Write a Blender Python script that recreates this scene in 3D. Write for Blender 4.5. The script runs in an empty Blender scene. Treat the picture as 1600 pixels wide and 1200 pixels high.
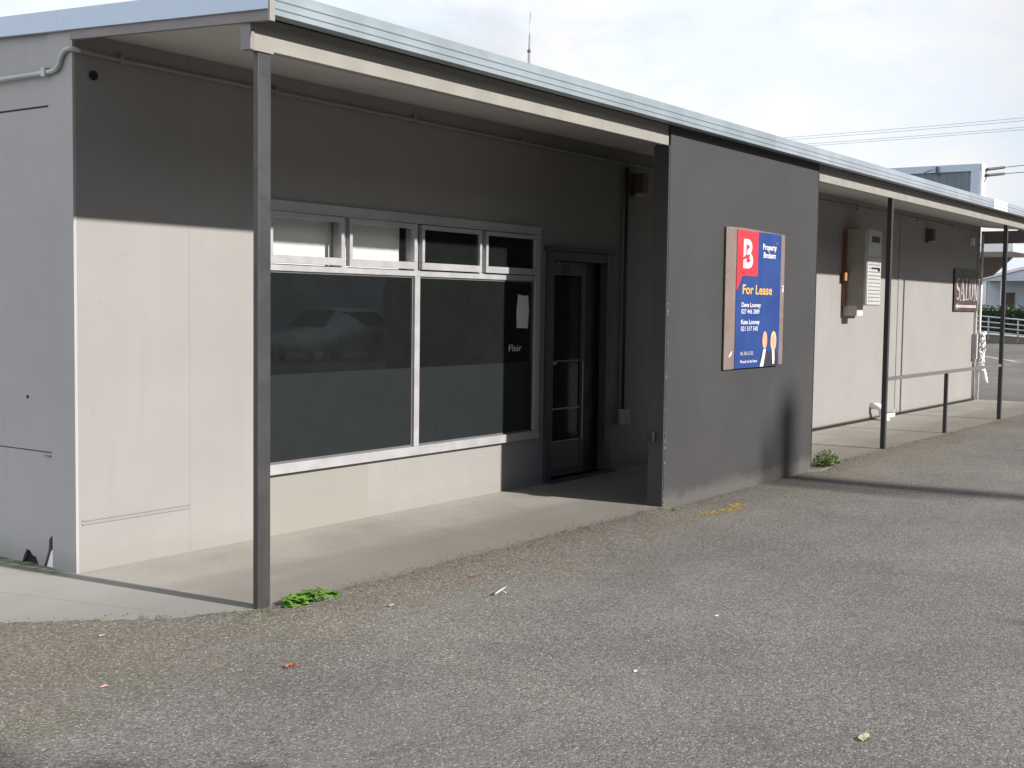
import bpy, bmesh, math, random
from mathutils import Vector, Matrix, noise
random.seed(7)
S = bpy.context.scene
COL = S.collection
PI = math.pi

# ------------------------------------------------------------------ materials
class NT:
    def __init__(s, name):
        s.m = bpy.data.materials.new(name); s.m.use_nodes = True
        s.t = s.m.node_tree; s.t.nodes.clear()
        s.out = s.t.nodes.new('ShaderNodeOutputMaterial')
        s.tc = s.t.nodes.new('ShaderNodeTexCoord')
    def n(s, typ, **kw):
        nd = s.t.nodes.new(typ)
        for k, v in kw.items():
            if k.startswith('i_'):
                key = k[2:]
                nd.inputs[int(key) if key.isdigit() else key.replace('_', ' ')].default_value = v
            else: setattr(nd, k, v)
        return nd
    def l(s, a, b): s.t.links.new(a, b)
    def sock(s, x, inp):
        if hasattr(x, 'is_output'): s.l(x, inp)
        else: inp.default_value = x
    def math(s, op, a, b=0.0, c=0.0, clamp=False):
        nd = s.n('ShaderNodeMath', operation=op); nd.use_clamp = clamp
        s.sock(a, nd.inputs[0]); s.sock(b, nd.inputs[1]); s.sock(c, nd.inputs[2]); return nd.outputs[0]
    def noise(s, scale, detail=4, rough=.55, vec=None, dist=0.0):
        nd = s.n('ShaderNodeTexNoise'); nd.inputs['Scale'].default_value = scale
        nd.inputs['Detail'].default_value = detail; nd.inputs['Roughness'].default_value = rough
        nd.inputs['Distortion'].default_value = dist
        s.l(vec if vec is not None else s.tc.outputs['Object'], nd.inputs['Vector']); return nd.outputs['Fac']
    def mapping(s, scale):
        nd = s.n('ShaderNodeMapping'); nd.inputs['Scale'].default_value = scale
        s.l(s.tc.outputs['Object'], nd.inputs['Vector']); return nd.outputs['Vector']
    def xyz(s):
        nd = s.n('ShaderNodeSeparateXYZ'); s.l(s.tc.outputs['Object'], nd.inputs[0]); return nd.outputs
    def ramp(s, fac, lo, hi, a=0.0, b=1.0):
        nd = s.n('ShaderNodeMapRange', interpolation_type='SMOOTHSTEP'); s.sock(fac, nd.inputs[0])
        nd.inputs[1].default_value = lo; nd.inputs[2].default_value = hi
        nd.inputs[3].default_value = a; nd.inputs[4].default_value = b; return nd.outputs[0]
    def mix(s, fac, a, b, mode='MIX'):
        nd = s.n('ShaderNodeMix', data_type='RGBA', blend_type=mode)
        s.sock(fac, nd.inputs[0])
        for x, i in ((a, 6), (b, 7)):
            if hasattr(x, 'is_output'): s.l(x, nd.inputs[i])
            else: nd.inputs[i].default_value = (*x, 1)
        return nd.outputs[2]
    def bump(s, h, strength=.2, dist=.01):
        nd = s.n('ShaderNodeBump'); nd.inputs['Strength'].default_value = strength
        nd.inputs['Distance'].default_value = dist; s.l(h, nd.inputs['Height']); return nd.outputs[0]
    def bsdf(s, col, rough=.6, metal=0.0, normal=None, spec=.5):
        p = s.n('ShaderNodeBsdfPrincipled')
        if hasattr(col, 'is_output'): s.l(col, p.inputs['Base Color'])
        else: p.inputs['Base Color'].default_value = (*col, 1)
        s.sock(rough, p.inputs['Roughness']); p.inputs['Metallic'].default_value = metal
        p.inputs['Specular IOR Level'].default_value = spec
        if normal is not None: s.l(normal, p.inputs['Normal'])
        s.l(p.outputs[0], s.out.inputs[0]); return s.m

def plain(name, col, rough=.6, metal=0.0, var=.12, scale=6.0, bump=.06, dirt=None, spec=.5):
    """painted / solid material with mottling, fine grain and vertical weather streaks"""
    t = NT(name)
    big = t.ramp(t.noise(scale, 5), .3, .7)
    c = t.mix(big, [x*(1-var) for x in col], [min(1, x*(1+var)) for x in col])
    if dirt:
        st = t.ramp(t.noise(1.0, 5, .6, t.mapping((9, 9, .8))), .55, .78, 0, .5)
        c = t.mix(st, c, dirt)
    f = t.noise(260, 2)
    return t.bsdf(c, t.ramp(big, 0, 1, rough-.08, min(1, rough+.08)), metal, t.bump(f, bump, .004), spec)

def wall_paint(name, col, xlines=(), var=.05):
    t = NT(name); o = t.xyz()
    big = t.ramp(t.noise(1.3, 6, .6), .3, .7)
    c = t.mix(big, [x*(1-var) for x in col], [x*(1+var*.6) for x in col])
    st = t.ramp(t.noise(1.0, 6, .65, t.mapping((7, 7, .5))), .5, .8, 0, .20)
    c = t.mix(st, c, [x*.74 for x in col])
    sp = t.ramp(t.noise(14, 3, .5), .69, .75, 0, .3)
    c = t.mix(sp, c, [x*.7 for x in col])
    # splash-back grime with a ragged top along the foot of the wall
    foot = t.math('MULTIPLY', t.ramp(t.math('ADD', o[2], t.math('MULTIPLY', t.noise(5, 5, .65), -.22)), -.09, .04, 1, 0), .28)
    c = t.mix(foot, c, (.21, .19, .165))
    h = t.math('ADD', t.noise(180, 3, .6), t.math('MULTIPLY', t.noise(1.6, 2), 7))
    for x0, z0, z1 in xlines:
        ln = t.math('COMPARE', o[0], x0, .003)
        if z1 < 9: ln = t.math('MULTIPLY', ln, t.math('MULTIPLY', t.math('GREATER_THAN', o[2], z0), t.math('LESS_THAN', o[2], z1)))
        c = t.mix(t.math('MULTIPLY', ln, .30), c, (.12, .10, .09))
    if name == 'facade_paint':
        # one replacement sheet under the window is a touch yellower
        sh = t.math('MULTIPLY', t.math('LESS_THAN', o[2], .418), t.math('COMPARE', o[0], 1.90, .53))
        c = t.mix(t.math('MULTIPLY', sh, .8), c, (.236, .230, .206))
    return t.bsdf(c, .62, 0, t.bump(h, .12, .004), .3)

def asphalt_mat():
    t = NT('chip_seal')
    v = t.n('ShaderNodeTexVoronoi'); v.inputs['Scale'].default_value = 125; t.l(t.tc.outputs['Object'], v.inputs['Vector'])
    v2 = t.n('ShaderNodeTexVoronoi'); v2.inputs['Scale'].default_value = 90; t.l(t.tc.outputs['Object'], v2.inputs['Vector'])
    sep = t.n('ShaderNodeSeparateColor'); t.l(v.outputs['Color'], sep.inputs[0])
    sep2 = t.n('ShaderNodeSeparateColor'); t.l(v2.outputs['Color'], sep2.inputs[0])
    big = t.ramp(t.noise(.9, 6, .6), .3, .7); med = t.ramp(t.noise(5, 5, .6), .3, .7)
    base = t.mix(big, (.124, .119, .112), (.161, .155, .146))
    base = t.mix(t.math('MULTIPLY', med, .35), base, (.170, .163, .153))
    o = t.xyz()
    # mossy brown band of loose chip beside the slab
    edge = t.math('ADD', o[1], t.math('MULTIPLY', t.noise(1.6, 6, .65), 1.3))
    band = t.math('MULTIPLY', t.ramp(edge, -1.75, -1.0), t.math('LESS_THAN', o[0], 18.4))
    moss = t.mix(t.ramp(t.noise(3.2, 5, .6), .42, .62), (.142, .130, .110), (.132, .123, .094))
    base = t.mix(t.math('MULTIPLY', band, .85), base, moss)
    gr = t.mix(sep.outputs[0], (.56, .55, .54), (1.40, 1.39, 1.37)); base = t.mix(1.0, base, gr, 'MULTIPLY')
    lt = t.math('GREATER_THAN', sep.outputs[1], .955); base = t.mix(t.math('MULTIPLY', lt, .75), base, (.34, .33, .31))
    dk = t.math('LESS_THAN', sep2.outputs[2], .10); base = t.mix(t.math('MULTIPLY', dk, .6), base, (.075, .07, .065))
    # tyre worn paler lanes and a few darker oil patches
    oil = t.ramp(t.noise(.55, 5, .6, None, .4),   .62, .74, 0, .2); base = t.mix(oil, base, (.12, .118, .115))
    patch = t.ramp(t.noise(.33, 4, .6, None, .3), .32, .68); base = t.mix(1.0, base, t.mix(patch, (.88, .88, .89), (1.10, 1.09, 1.07)), 'MULTIPLY')
    wear = t.ramp(t.noise(1.0, 5, .6, t.mapping((.5, 1.9, 1))), .52, .70, 0, .22); base = t.mix(wear, base, (.215, .207, .195))
    h = t.math('SUBTRACT', 1.0, v.outputs['Distance'])
    hh = t.math('ADD', h, t.math('MULTIPLY', t.noise(30, 3), .6))
    return t.bsdf(base, .88, 0, t.bump(hh, .55, .006), .3)

def concrete_mat():
    t = NT('old_concrete'); o = t.xyz()
    big = t.ramp(t.noise(1.1, 7, .62), .3, .7)
    c = t.mix(big, (.235, .220, .193), (.305, .29, .262))
    fine = t.ramp(t.noise(22, 6, .7), .35, .7, .0, .35); c = t.mix(fine, c, (.21, .195, .172))
    rim = t.ramp(t.math('ADD', o[1], t.math('MULTIPLY', t.noise(7, 5, .7), .22)), -1.36, -1.22, .75, 0)
    grit = t.ramp(t.noise(120, 2, .5), .45, .55, 0, .5)
    wv = t.noise(1.0, 6, .6, t.mapping((.35, 2.0, 1)))
    edge = t.math('ADD', o[1], t.math('MULTIPLY', wv, 1.1))
    dirt = t.ramp(edge, -.55, .10, .75, 0); c = t.mix(dirt, c, (.165, .152, .133))
    wallstrip = t.ramp(o[1], -.28, -.05); c = t.mix(t.math('MULTIPLY', wallstrip, .35), c, (.37, .35, .305))
    sp = t.ramp(t.noise(40, 3), .66, .72, 0, .5); c = t.mix(sp, c, (.12, .11, .09))
    left = t.ramp(o[0], .25, -.1, 0, .45); c = t.mix(left, c, (.25, .248, .243))
    gm = t.math('MULTIPLY', t.math('MULTIPLY', t.ramp(o[0], -.22, -.02, 0, 1), t.ramp(o[1], .02, .14)), t.ramp(t.noise(9, 4), .3, .6))
    gm = t.math('MULTIPLY', gm, t.math('LESS_THAN', o[0], .02)); c = t.mix(gm, c, (.10, .125, .045))
    for x0 in (2.4, 4.9, 8.1, 10.6, 13.2, 15.9):
        c = t.mix(t.math('MULTIPLY', t.math('COMPARE', o[0], x0, .004), .6), c, (.10, .09, .075))
    c = t.mix(t.math('MULTIPLY', t.math('COMPARE', t.math('ADD', o[0], t.math('MULTIPLY', o[1], .25)), -.55, .004), .55), c, (.13, .11, .09))
    c = t.mix(rim, c, t.mix(grit, (.14, .13, .112), (.19, .178, .16)))
    h = t.math('ADD', t.noise(140, 3, .6), t.math('MULTIPLY', t.noise(12, 4), .8))
    return t.bsdf(c, .85, 0, t.bump(h, .25, .005), .3)

def glass_mat(name, tint, dust, rough=.01, gain=1.35):
    t = NT(name)
    tr = t.n('ShaderNodeBsdfTransparent'); tr.inputs[0].default_value = (*tint, 1)
    gl = t.n('ShaderNodeBsdfGlossy'); gl.inputs['Roughness'].default_value = rough; gl.inputs[0].default_value = (.93, .97, 1, 1)
    fr = t.n('ShaderNodeFresnel'); fr.inputs['IOR'].default_value = 1.5
    geo = t.n('ShaderNodeNewGeometry'); front = t.math('SUBTRACT', 1.0, geo.outputs['Backfacing'])
    fac = t.math('MULTIPLY', t.math('MULTIPLY', fr.outputs[0], gain), front, clamp=True)
    m1 = t.n('ShaderNodeMixShader'); t.l(fac, m1.inputs[0]); t.l(tr.outputs[0], m1.inputs[1]); t.l(gl.outputs[0], m1.inputs[2])
    df = t.n('ShaderNodeBsdfDiffuse'); df.inputs[0].default_value = (.42, .47, .46, 1)
    d = t.math('MULTIPLY', t.ramp(t.noise(3, 6, .65), .25, .75, .8, 1.15), dust)
    d = t.math('ADD', d, t.math('MULTIPLY', t.ramp(t.noise(55, 3, .6), .66, .75), dust*1.2))
    smear = t.ramp(t.noise(1.0, 5, .6, t.mapping((14, 14, 8)), .6), .64, .72, 0, .6)
    d = t.math('MULTIPLY', t.math('MULTIPLY', d, t.math('SUBTRACT', 1.0, smear)), front, clamp=True)
    m2 = t.n('ShaderNodeMixShader'); t.l(d, m2.inputs[0]); t.l(m1.outputs[0], m2.inputs[1]); t.l(df.outputs[0], m2.inputs[2])
    t.l(m2.outputs[0], t.out.inputs[0]); return t.m

def leaf_mat(name, a, b):
    t = NT(name)
    g = t.n('ShaderNodeNewGeometry'); r = t.n('ShaderNodeObjectInfo')
    c = t.mix(g.outputs['Random Per Island'], a, b)
    c = t.mix(t.ramp(t.noise(40, 3), .4, .7, 0, .3), c, [x*.6 for x in a])
    d = t.n('ShaderNodeBsdfPrincipled'); t.l(c, d.inputs['Base Color']); d.inputs['Roughness'].default_value = .5
    tl = t.n('ShaderNodeBsdfTranslucent'); t.l(c, tl.inputs[0])
    m = t.n('ShaderNodeMixShader'); m.inputs[0].default_value = .3
    t.l(d.outputs[0], m.inputs[1]); t.l(tl.outputs[0], m.inputs[2]); t.l(m.outputs[0], t.out.inputs[0]); return t.m

def weather_mat(name, a, b, pitch, axis=2, rough=.6):
    """horizontal boards / ribs drawn with a bumped saw profile"""
    t = NT(name); o = t.xyz()
    f = t.math('FRACT', t.math('DIVIDE', o[axis], pitch))
    c = t.mix(t.ramp(t.noise(2, 5), .3, .7), a, b)
    c = t.mix(t.math('MULTIPLY', t.math('LESS_THAN', f, .08), .5), c, [x*.4 for x in a])
    return t.bsdf(c, rough, 0, t.bump(f, .6, .03))

M = {}
M['wall'] = wall_paint('facade_paint', (.258, .249, .239), [(.804, -1, 10), (2.43, -1, .418), (6.55, -1, 10), (9.0, -1, 10), (10.2, -1, 10), (11.4, -1, 10), (12.6, -1, 10), (15.3, -1, 10), (16.5, -1, 10)])
M['endwall_skylit'] = wall_paint('end_wall_skylit_paint', (.355, .352, .358))  # facade paint made lighter and cooler, sky light put into its colour
M['panel'] = wall_paint('panel_paint', (.047, .0465, .048), [], .09)
M['panel'].name = 'charcoal_panel_paint'
M['post'] = plain('charcoal_post_paint', (.040, .038, .041), .5, 0, .06, 5, .08, (.075, .07, .068))
M['dark'] = plain('dark_void', (.012, .011, .010), .9)
M['trim'] = plain('beam_paint', (.245, .233, .214), .55, 0, .05, 5, .08, (.25, .22, .18))
M['soffit'] = plain('soffit_paint', (.47, .46, .445), .7, 0, .04, 3, .06)
M['fascia'] = plain('fascia_paint', (.20, .185, .18), .6, 0, .08, 4, .06)
M['brownboard'] = plain('brown_grey_board', (.20, .185, .19), .6, 0, .06, 5)
M['barge'] = plain('pale_blue_barge', (.50, .61, .76), .45, 0, .05, 4, .05, (.35, .38, .40))
M['gutter'] = plain('gutter_paint', (.245, .29, .315), .38, .15, .06, 2.5, .03, (.26, .29, .30))
M['gutter_b'] = plain('gutter_paint_newer', (.295, .33, .37), .38, .15, .05, 2.5, .03, (.30, .32, .34))
M['roof'] = weather_mat('roof_sheet', (.42, .45, .47), (.48, .5, .52), .2, 0, .45)
M['alu'] = plain('window_frame_paint', (.37, .37, .38), .4, .2, .05, 8, .04)
M['alu_dk'] = plain('window_gasket', (.10, .10, .10), .7)
M['glass'] = glass_mat('dusty_dark_glass', (.22, .25, .26), .022)
M['glass_door'] = glass_mat('grimy_door_glass', (.22, .25, .26), .03, .06, .7)
M['glass_clear'] = glass_mat('hopper_glass', (.94, .94, .94), .02)
M['doorframe'] = plain('door_frame_paint', (.050, .055, .065), .5, 0, .12, 8, .06)
M['doorleaf'] = plain('door_leaf_paint', (.060, .060, .068), .5, 0, .12, 8, .06)
M['kick'] = plain('kick_panel', (.145, .118, .105), .6, 0, .15, 7, .06)
M['brass'] = plain('worn_brass', (.55, .42, .22), .35, .8)
M['steel'] = plain('bare_steel', (.42, .42, .42), .4, .6)
M['black'] = plain('black_print', (.010, .010, .012), .5)
t_ = NT('grey_green_film')
_b = t_.mix(t_.ramp(t_.noise(4, 6, .65), .3, .7), (.0095, .0118, .0132), (.0115, .0145, .0158))
_s = t_.ramp(t_.noise(1.0, 4, .6, t_.mapping((16, 16, 9)), .5), .62, .68, 0, .75)
_o = t_.xyz(); _s = t_.math('MULTIPLY', _s, t_.ramp(t_.math('ABSOLUTE', t_.math('SUBTRACT', _o[0], 3.0)), .35, .75, 1, 0))
_b = t_.mix(_s, _b, (.008, .010, .011))
_b = t_.mix(t_.ramp(t_.noise(90, 2), .66, .72, 0, .5), _b, (.055, .065, .066))
M['film'] = t_.bsdf(_b, .5, spec=.3)
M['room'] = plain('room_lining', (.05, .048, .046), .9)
M['blind'] = plain('blind_cloth', (.72, .72, .70), .8, 0, .04, 3, .1)
M['paper'] = plain('paper', (.62, .62, .60), .8, 0, .04)
M['conduit'] = plain('conduit_paint', (.33, .335, .33), .5, 0, .08, 12)
M['conduit_green'] = plain('conduit_grey_green', (.42, .47, .45), .5, 0, .1, 12)
M['skirt'] = plain('skirting_paint', (.235, .226, .22), .6)
M['boxgrey'] = plain('grey_plastic', (.36, .37, .38), .5)
M['lampbrown'] = plain('brown_lamp_paint', (.085, .07, .055), .5)
M['white'] = plain('white_paint', (.78, .78, .77), .5, 0, .03)
M['pvc'] = plain('white_pvc', (.74, .74, .72), .4)
M['mesh_grey'] = weather_mat('pressed_side_sheet', (.22, .205, .185), (.29, .27, .24), .035, 2)
M['rust'] = plain('rusty_steel', (.16, .07, .045), .8, 0, .3, 30)
M['orange'] = plain('orange_latch', (.36, .17, .06), .6)
M['appliance'] = plain('appliance_enamel', (.41, .41, .40), .4, 0, .04)
M['board_brown'] = plain('sign_backing_ply', (.165, .125, .11), .7, 0, .10, 4, .1, (.30, .24, .21))
M['sign_blue'] = plain('sign_blue_print', (.017, .048, .19), .4, 0, .05, 3)
M['sign_red'] = plain('sign_red_print', (.52, .034, .048), .4, 0, .04, 3)
M['sign_white'] = plain('sign_white_print', (.60, .60, .62), .4, 0, .02)
M['sign_yellow'] = plain('sign_yellow_print', (.62, .36, .06), .4, 0, .04)
M['sign_grey'] = plain('sign_grey_print', (.44, .42, .42), .4, 0, .04)
M['skin'] = plain('printed_skin', (.72, .34, .22), .5)
M['hair'] = plain('printed_fair_hair', (.75, .47, .22), .5)
M['suit'] = plain('printed_suit', (.025, .02, .03), .5)
M['salon'] = plain('salon_board', (.055, .032, .033), .5, 0, .25, 6)
M['silver'] = plain('silver_letter', (.40, .38, .37), .45, .1)
M['railgrey'] = plain('rail_paint', (.13, .12, .125), .45, 0, .1, 10)
M['asphalt'] = asphalt_mat()
M['concrete'] = concrete_mat()
M['stone'] = leaf_mat('loose_chip', (.11, .10, .09), (.27, .25, .215))
M['yellowpaint'] = None
M['weed_light'] = leaf_mat('weed_leaf', (.085, .20, .025), (.16, .33, .055))
M['weed_dark'] = leaf_mat('weed_leaf_dull', (.07, .13, .03), (.15, .22, .06))
M['moss'] = leaf_mat('moss_green', (.08, .12, .02), (.16, .20, .04))
M['stem'] = plain('plant_stem', (.12, .14, .05), .7)
M['redleaf'] = plain('dead_leaf_red', (.30, .085, .04), .7, 0, .3, 60)
M['tanleaf'] = plain('dead_leaf_tan', (.38, .31, .22), .7, 0, .3, 60)
M['petal'] = plain('pink_petal', (.72, .38, .44), .6)
M['twig'] = plain('pale_twig', (.50, .48, .45), .8)
M['foliage'] = leaf_mat('tree_foliage', (.030, .060, .014), (.085, .125, .030))
M['hedgegreen'] = leaf_mat('hedge_foliage', (.018, .04, .012), (.05, .085, .02))
M['bark'] = plain('bark', (.09, .07, .055), .9, 0, .3, 12, .4)
M['house_wall'] = weather_mat('pale_blue_weatherboard', (.50, .57, .64), (.55, .62, .69), .18)
M['house_roof'] = plain('pale_roof_iron', (.52, .56, .61), .5, 0, .05)
M['shop_frame'] = plain('shop_frame_paint', (.46, .55, .66), .5, 0, .04)
M['shop_panel'] = weather_mat('shop_dark_cladding', (.13, .17, .21), (.17, .21, .25), .25, 1)
M['tan'] = plain('canopy_soffit', (.48, .45, .42), .8)
M['brace'] = plain('faded_timber', (.22, .19, .17), .8, 0, .1)
M['brown'] = plain('brown_timber', (.10, .075, .06), .8, 0, .2)
M['galv'] = plain('galvanised_rail', (.58, .62, .66), .4, .3)
M['wire'] = plain('cable_sheath', (.06, .06, .065), .6)
M['roller'] = weather_mat('roller_door_ribs', (.20, .23, .30), (.24, .27, .34), .16)
M['workshop'] = plain('workshop_cladding', (.05, .042, .038), .8, 0, .15, 1)
M['carpaint'] = plain('white_car_paint', (.36, .38, .42), .35, 0, .02)
M['tyre'] = plain('tyre_rubber', (.02, .02, .02), .8)
M['carglass'] = plain('car_window_glass', (.02, .022, .026), .08)

def marking_mat(name, col, keep):
    t = NT(name)
    c = t.mix(t.ramp(t.noise(60, 3), .3, .7), [x*.75 for x in col], col)
    p = t.n('ShaderNodeBsdfPrincipled'); t.l(c, p.inputs['Base Color']); p.inputs['Roughness'].default_value = .8
    tr = t.n('ShaderNodeBsdfTransparent'); m = t.n('ShaderNodeMixShader')
    t.l(t.ramp(t.noise(38, 5, .7), keep-.05, keep+.05), m.inputs[0]); t.l(tr.outputs[0], m.inputs[1]); t.l(p.outputs[0], m.inputs[2])
    t.l(m.outputs[0], t.out.inputs[0]); return t.m
M['yellowpaint'] = marking_mat('worn_yellow_paint', (.48, .32, .04), .53)
M['roadwhite'] = marking_mat('worn_white_paint', (.62, .62, .60), .38)

# ------------------------------------------------------------------ mesh building
class MB:
    def __init__(s): s.b = bmesh.new()
    def box(s, x0, x1, y0, y1, z0, z1, bev=0.0):
        b = bmesh.new()
        r = bmesh.ops.create_cube(b, size=1)
        for v in b.verts:
            v.co = Vector(((x0+x1)/2+v.co.x*(x1-x0), (y0+y1)/2+v.co.y*(y1-y0), (z0+z1)/2+v.co.z*(z1-z0)))
        if bev: bmesh.ops.bevel(b, geom=b.edges[:], offset=bev, segments=2, affect='EDGES', profile=.7)
        s.merge(b); return s
    def merge(s, b):
        me = bpy.data.meshes.new('tmp'); b.to_mesh(me); b.free(); s.b.from_mesh(me); bpy.data.meshes.remove(me)
    def poly(s, pts, ext=None):
        """flat polygon; ext = extrusion vector gives it thickness"""
        b = bmesh.new()
        f = b.faces.new([b.verts.new(p) for p in pts])
        if ext is not None:
            r = bmesh.ops.extrude_face_region(b, geom=[f])
            bmesh.ops.translate(b, verts=[v for v in r['geom'] if isinstance(v, bmesh.types.BMVert)], vec=ext)
        bmesh.ops.recalc_face_normals(b, faces=b.faces[:])
        s.merge(b); return s
    def tube(s, pts, r, n=10, r1=None):
        pts = [Vector(p) for p in pts]; rings = []
        up = Vector((0, 0, 1))
        for i, p in enumerate(pts):
            d = (pts[min(i+1, len(pts)-1)]-pts[max(i-1, 0)]).normalized()
            a = d.cross(up if abs(d.z) < .95 else Vector((1, 0, 0))).normalized(); c = d.cross(a)
            rr = r if r1 is None else r+(r1-r)*i/(len(pts)-1)
            rings.append([s.b.verts.new(p+(a*math.cos(2*PI*k/n)+c*math.sin(2*PI*k/n))*rr) for k in range(n)])
        for a, c in zip(rings, rings[1:]):
            for k in range(n): s.b.faces.new((a[k], a[(k+1) % n], c[(k+1) % n], c[k])).smooth = True
        s.b.faces.new(rings[0][::-1]); s.b.faces.new(rings[-1]); return s
    def disc(s, c, r, axis, t, n=24):
        c = Vector(c); a = Vector(axis)
        return s.tube([c, c+a*t], r, n)
    def ball(s, c, r, sc=(1, 1, 1), sub=2):
        b = bmesh.new(); bmesh.ops.create_icosphere(b, subdivisions=sub, radius=r)
        for v in b.verts: v.co = Vector((v.co.x*sc[0]+c[0], v.co.y*sc[1]+c[1], v.co.z*sc[2]+c[2]))
        for f in b.faces: f.smooth = True
        s.merge(b); return s
    def text(s, txt, x0, x1, z0, z1, y, bold=.0):
        """flat lettering fitted into x0..x1, z0..z1 on the plane y, facing -y; z0 is the baseline, z1 the cap height"""
        cu = bpy.data.curves.new('lettering', 'FONT'); cu.body = txt; cu.size = 1; cu.offset = bold; cu.fill_mode = 'FRONT'; cu.resolution_u = 4
        o = bpy.data.objects.new('lettering', cu); COL.objects.link(o)
        dg = bpy.context.evaluated_depsgraph_get(); dg.update()
        me = bpy.data.meshes.new_from_object(o.evaluated_get(dg))
        bpy.data.objects.remove(o); bpy.data.curves.remove(cu)
        xs = [v.co.x for v in me.vertices]; a, b = min(xs), max(xs); cap = .73
        for v in me.vertices:
            v.co = Vector((x0+(v.co.x-a)/(b-a)*(x1-x0), y, z0+v.co.y/cap*(z1-z0)))
        s.b.from_mesh(me); bpy.data.meshes.remove(me); return s
    def grid_wall(s, xs, zs, y0, y1, hole):
        """wall sheet with openings: hole(xc, zc) says which cells are open"""
        V = {}
        def v(i, j, k):
            if (i, j, k) not in V: V[(i, j, k)] = s.b.verts.new((xs[i], (y0, y1)[k], zs[j]))
            return V[(i, j, k)]
        def solid(i, j):
            return 0 <= i < len(xs)-1 and 0 <= j < len(zs)-1 and not hole((xs[i]+xs[i+1])/2, (zs[j]+zs[j+1])/2)
        for i in range(len(xs)-1):
            for j in range(len(zs)-1):
                if not solid(i, j): continue
                s.b.faces.new((v(i, j, 0), v(i+1, j, 0), v(i+1, j+1, 0), v(i, j+1, 0)))
                s.b.faces.new((v(i, j, 1), v(i, j+1, 1), v(i+1, j+1, 1), v(i+1, j, 1)))
                if not solid(i-1, j): s.b.faces.new((v(i, j, 0), v(i, j+1, 0), v(i, j+1, 1), v(i, j, 1)))
                if not solid(i+1, j): s.b.faces.new((v(i+1, j, 0), v(i+1, j, 1), v(i+1, j+1, 1), v(i+1, j+1, 0)))
                if not solid(i, j-1): s.b.faces.new((v(i, j, 0), v(i, j, 1), v(i+1, j, 1), v(i+1, j, 0)))
                if not solid(i, j+1): s.b.faces.new((v(i, j+1, 0), v(i+1, j+1, 0), v(i+1, j+1, 1), v(i, j+1, 1)))
        return s
    def leaf(s, c, size, d, nrm, fold=.2, wide=.5):
        """one leaf: two folded quads"""
        d = d.normalized(); a = d.cross(nrm)
        if a.length < 1e-4: a = d.orthogonal()
        a.normalize(); n = a.cross(d)
        p0 = c; p1 = c+d*size; m = c+d*size*.45
        l = m+a*size*wide*.5+n*size*fold; r = m-a*size*wide*.5+n*size*fold
        q = [s.b.verts.new(p) for p in (p0, l, p1, r)]
        s.b.faces.new((q[0], q[3], q[2])); s.b.faces.new((q[0], q[2], q[1])); return s
    def build(s, name, mat, parent=None, smooth=False):
        o_root = Vector((0, 0, 0)); p = parent
        while p is not None: o_root += p.location; p = p.parent
        for v in s.b.verts: v.co -= o_root
        me = bpy.data.meshes.new(name); s.b.to_mesh(me); s.b.free()
        if smooth:
            for f in me.polygons: f.use_smooth = True
        me.materials.append(mat)
        o = bpy.data.objects.new(name, me); COL.objects.link(o)
        if parent is not None: o.parent = parent
        return o
    def build_at(s, name, mat, loc):
        """top-level single-mesh thing with its origin at its base"""
        L = Vector(loc)
        for v in s.b.verts: v.co -= L
        o = s.build(name, mat); o.location = L; return o

def tag(o, label=None, cat=None, group=None, kind=None):
    if label: o['label'] = label
    if cat: o['category'] = cat
    if group: o['group'] = group
    if kind: o['kind'] = kind
    return o
def thing(name, loc, label, cat, group=None):
    e = bpy.data.objects.new(name, None); COL.objects.link(e); e.location = loc; e.empty_display_size = .1
    return tag(e, label, cat, group)
def copy_tree(o, parent=None):
    c = o.copy(); COL.objects.link(c)
    if parent is not None: c.parent = parent
    for ch in list(o.children): copy_tree(ch, c)
    return c

# ------------------------------------------------------------------ ground, slab
def seg(a, b, n): return [a+(b-a)*i/n for i in range(n)]
def sm(t): t = max(0, min(1, t)); return t*t*(3-2*t)
def edge_dip(x): return .004-.024*sm((x-4.0)/.3)*(1-sm((x-7.27)/.5))
out = [(-9, 4.4), (-4.2, 1.6), (-2.4, .55), (-1.5, -.14), (-.95, -.62), (-.55, -1.0), (-.28, -1.25), (.05, -1.43), (1.2, -1.45), (18.38, -1.45)]
def slab_d(x, y):
    """signed distance to the slab's front edge, positive out on the asphalt"""
    best = 1e9
    for (ax, ay), (cx, cy) in zip(out, out[1:]):
        dx, dy = cx-ax, cy-ay; t = max(0, min(1, ((x-ax)*dx+(y-ay)*dy)/(dx*dx+dy*dy)))
        ex, ey = x-ax-t*dx, y-ay-t*dy; d = math.hypot(ex, ey)
        if d < abs(best): best = d if dx*ey-dy*ex < 0 else -d
    return best
def ground_z(x, y):
    d = slab_d(x, y); far = -.03+.006*noise.noise((x*.5, y*.5, 0))
    if d > .9: return far
    d += .030*noise.noise((x*2.1, y*2.1, 5))+.022*noise.noise((x*8, y*8, 2))
    if d < -.10: return max(-.05, .004-.022+(d+.10)*.5)
    e = edge_dip(x)+.004*noise.noise((x*5, y*5, 9))
    if d < 0: return e+d*.22
    return e+(far-e)*sm(d/.9)
g = MB()
gx = [-400, -60, -20, -12] + seg(-9, -.6, 105) + seg(-.6, 10, 190) + seg(10, 18.4, 80) + [18.4, 20, 26, 40, 80, 160, 420]
gy = [-400, -80, -30, -12, -7, -5] + seg(-3.5, -2.0, 12) + seg(-2.0, -1.2, 26) + seg(-1.2, 4.4, 70) + [4.4, 12, 40, 120, 400]
gv = [[g.b.verts.new((x, y, ground_z(x, y) if -12 < x < 18.4 and -6 < y < 4.5 else (-.03 if x > 18.35 or y < -3 or x < -9 else -.06))) for y in gy] for x in gx]
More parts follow.
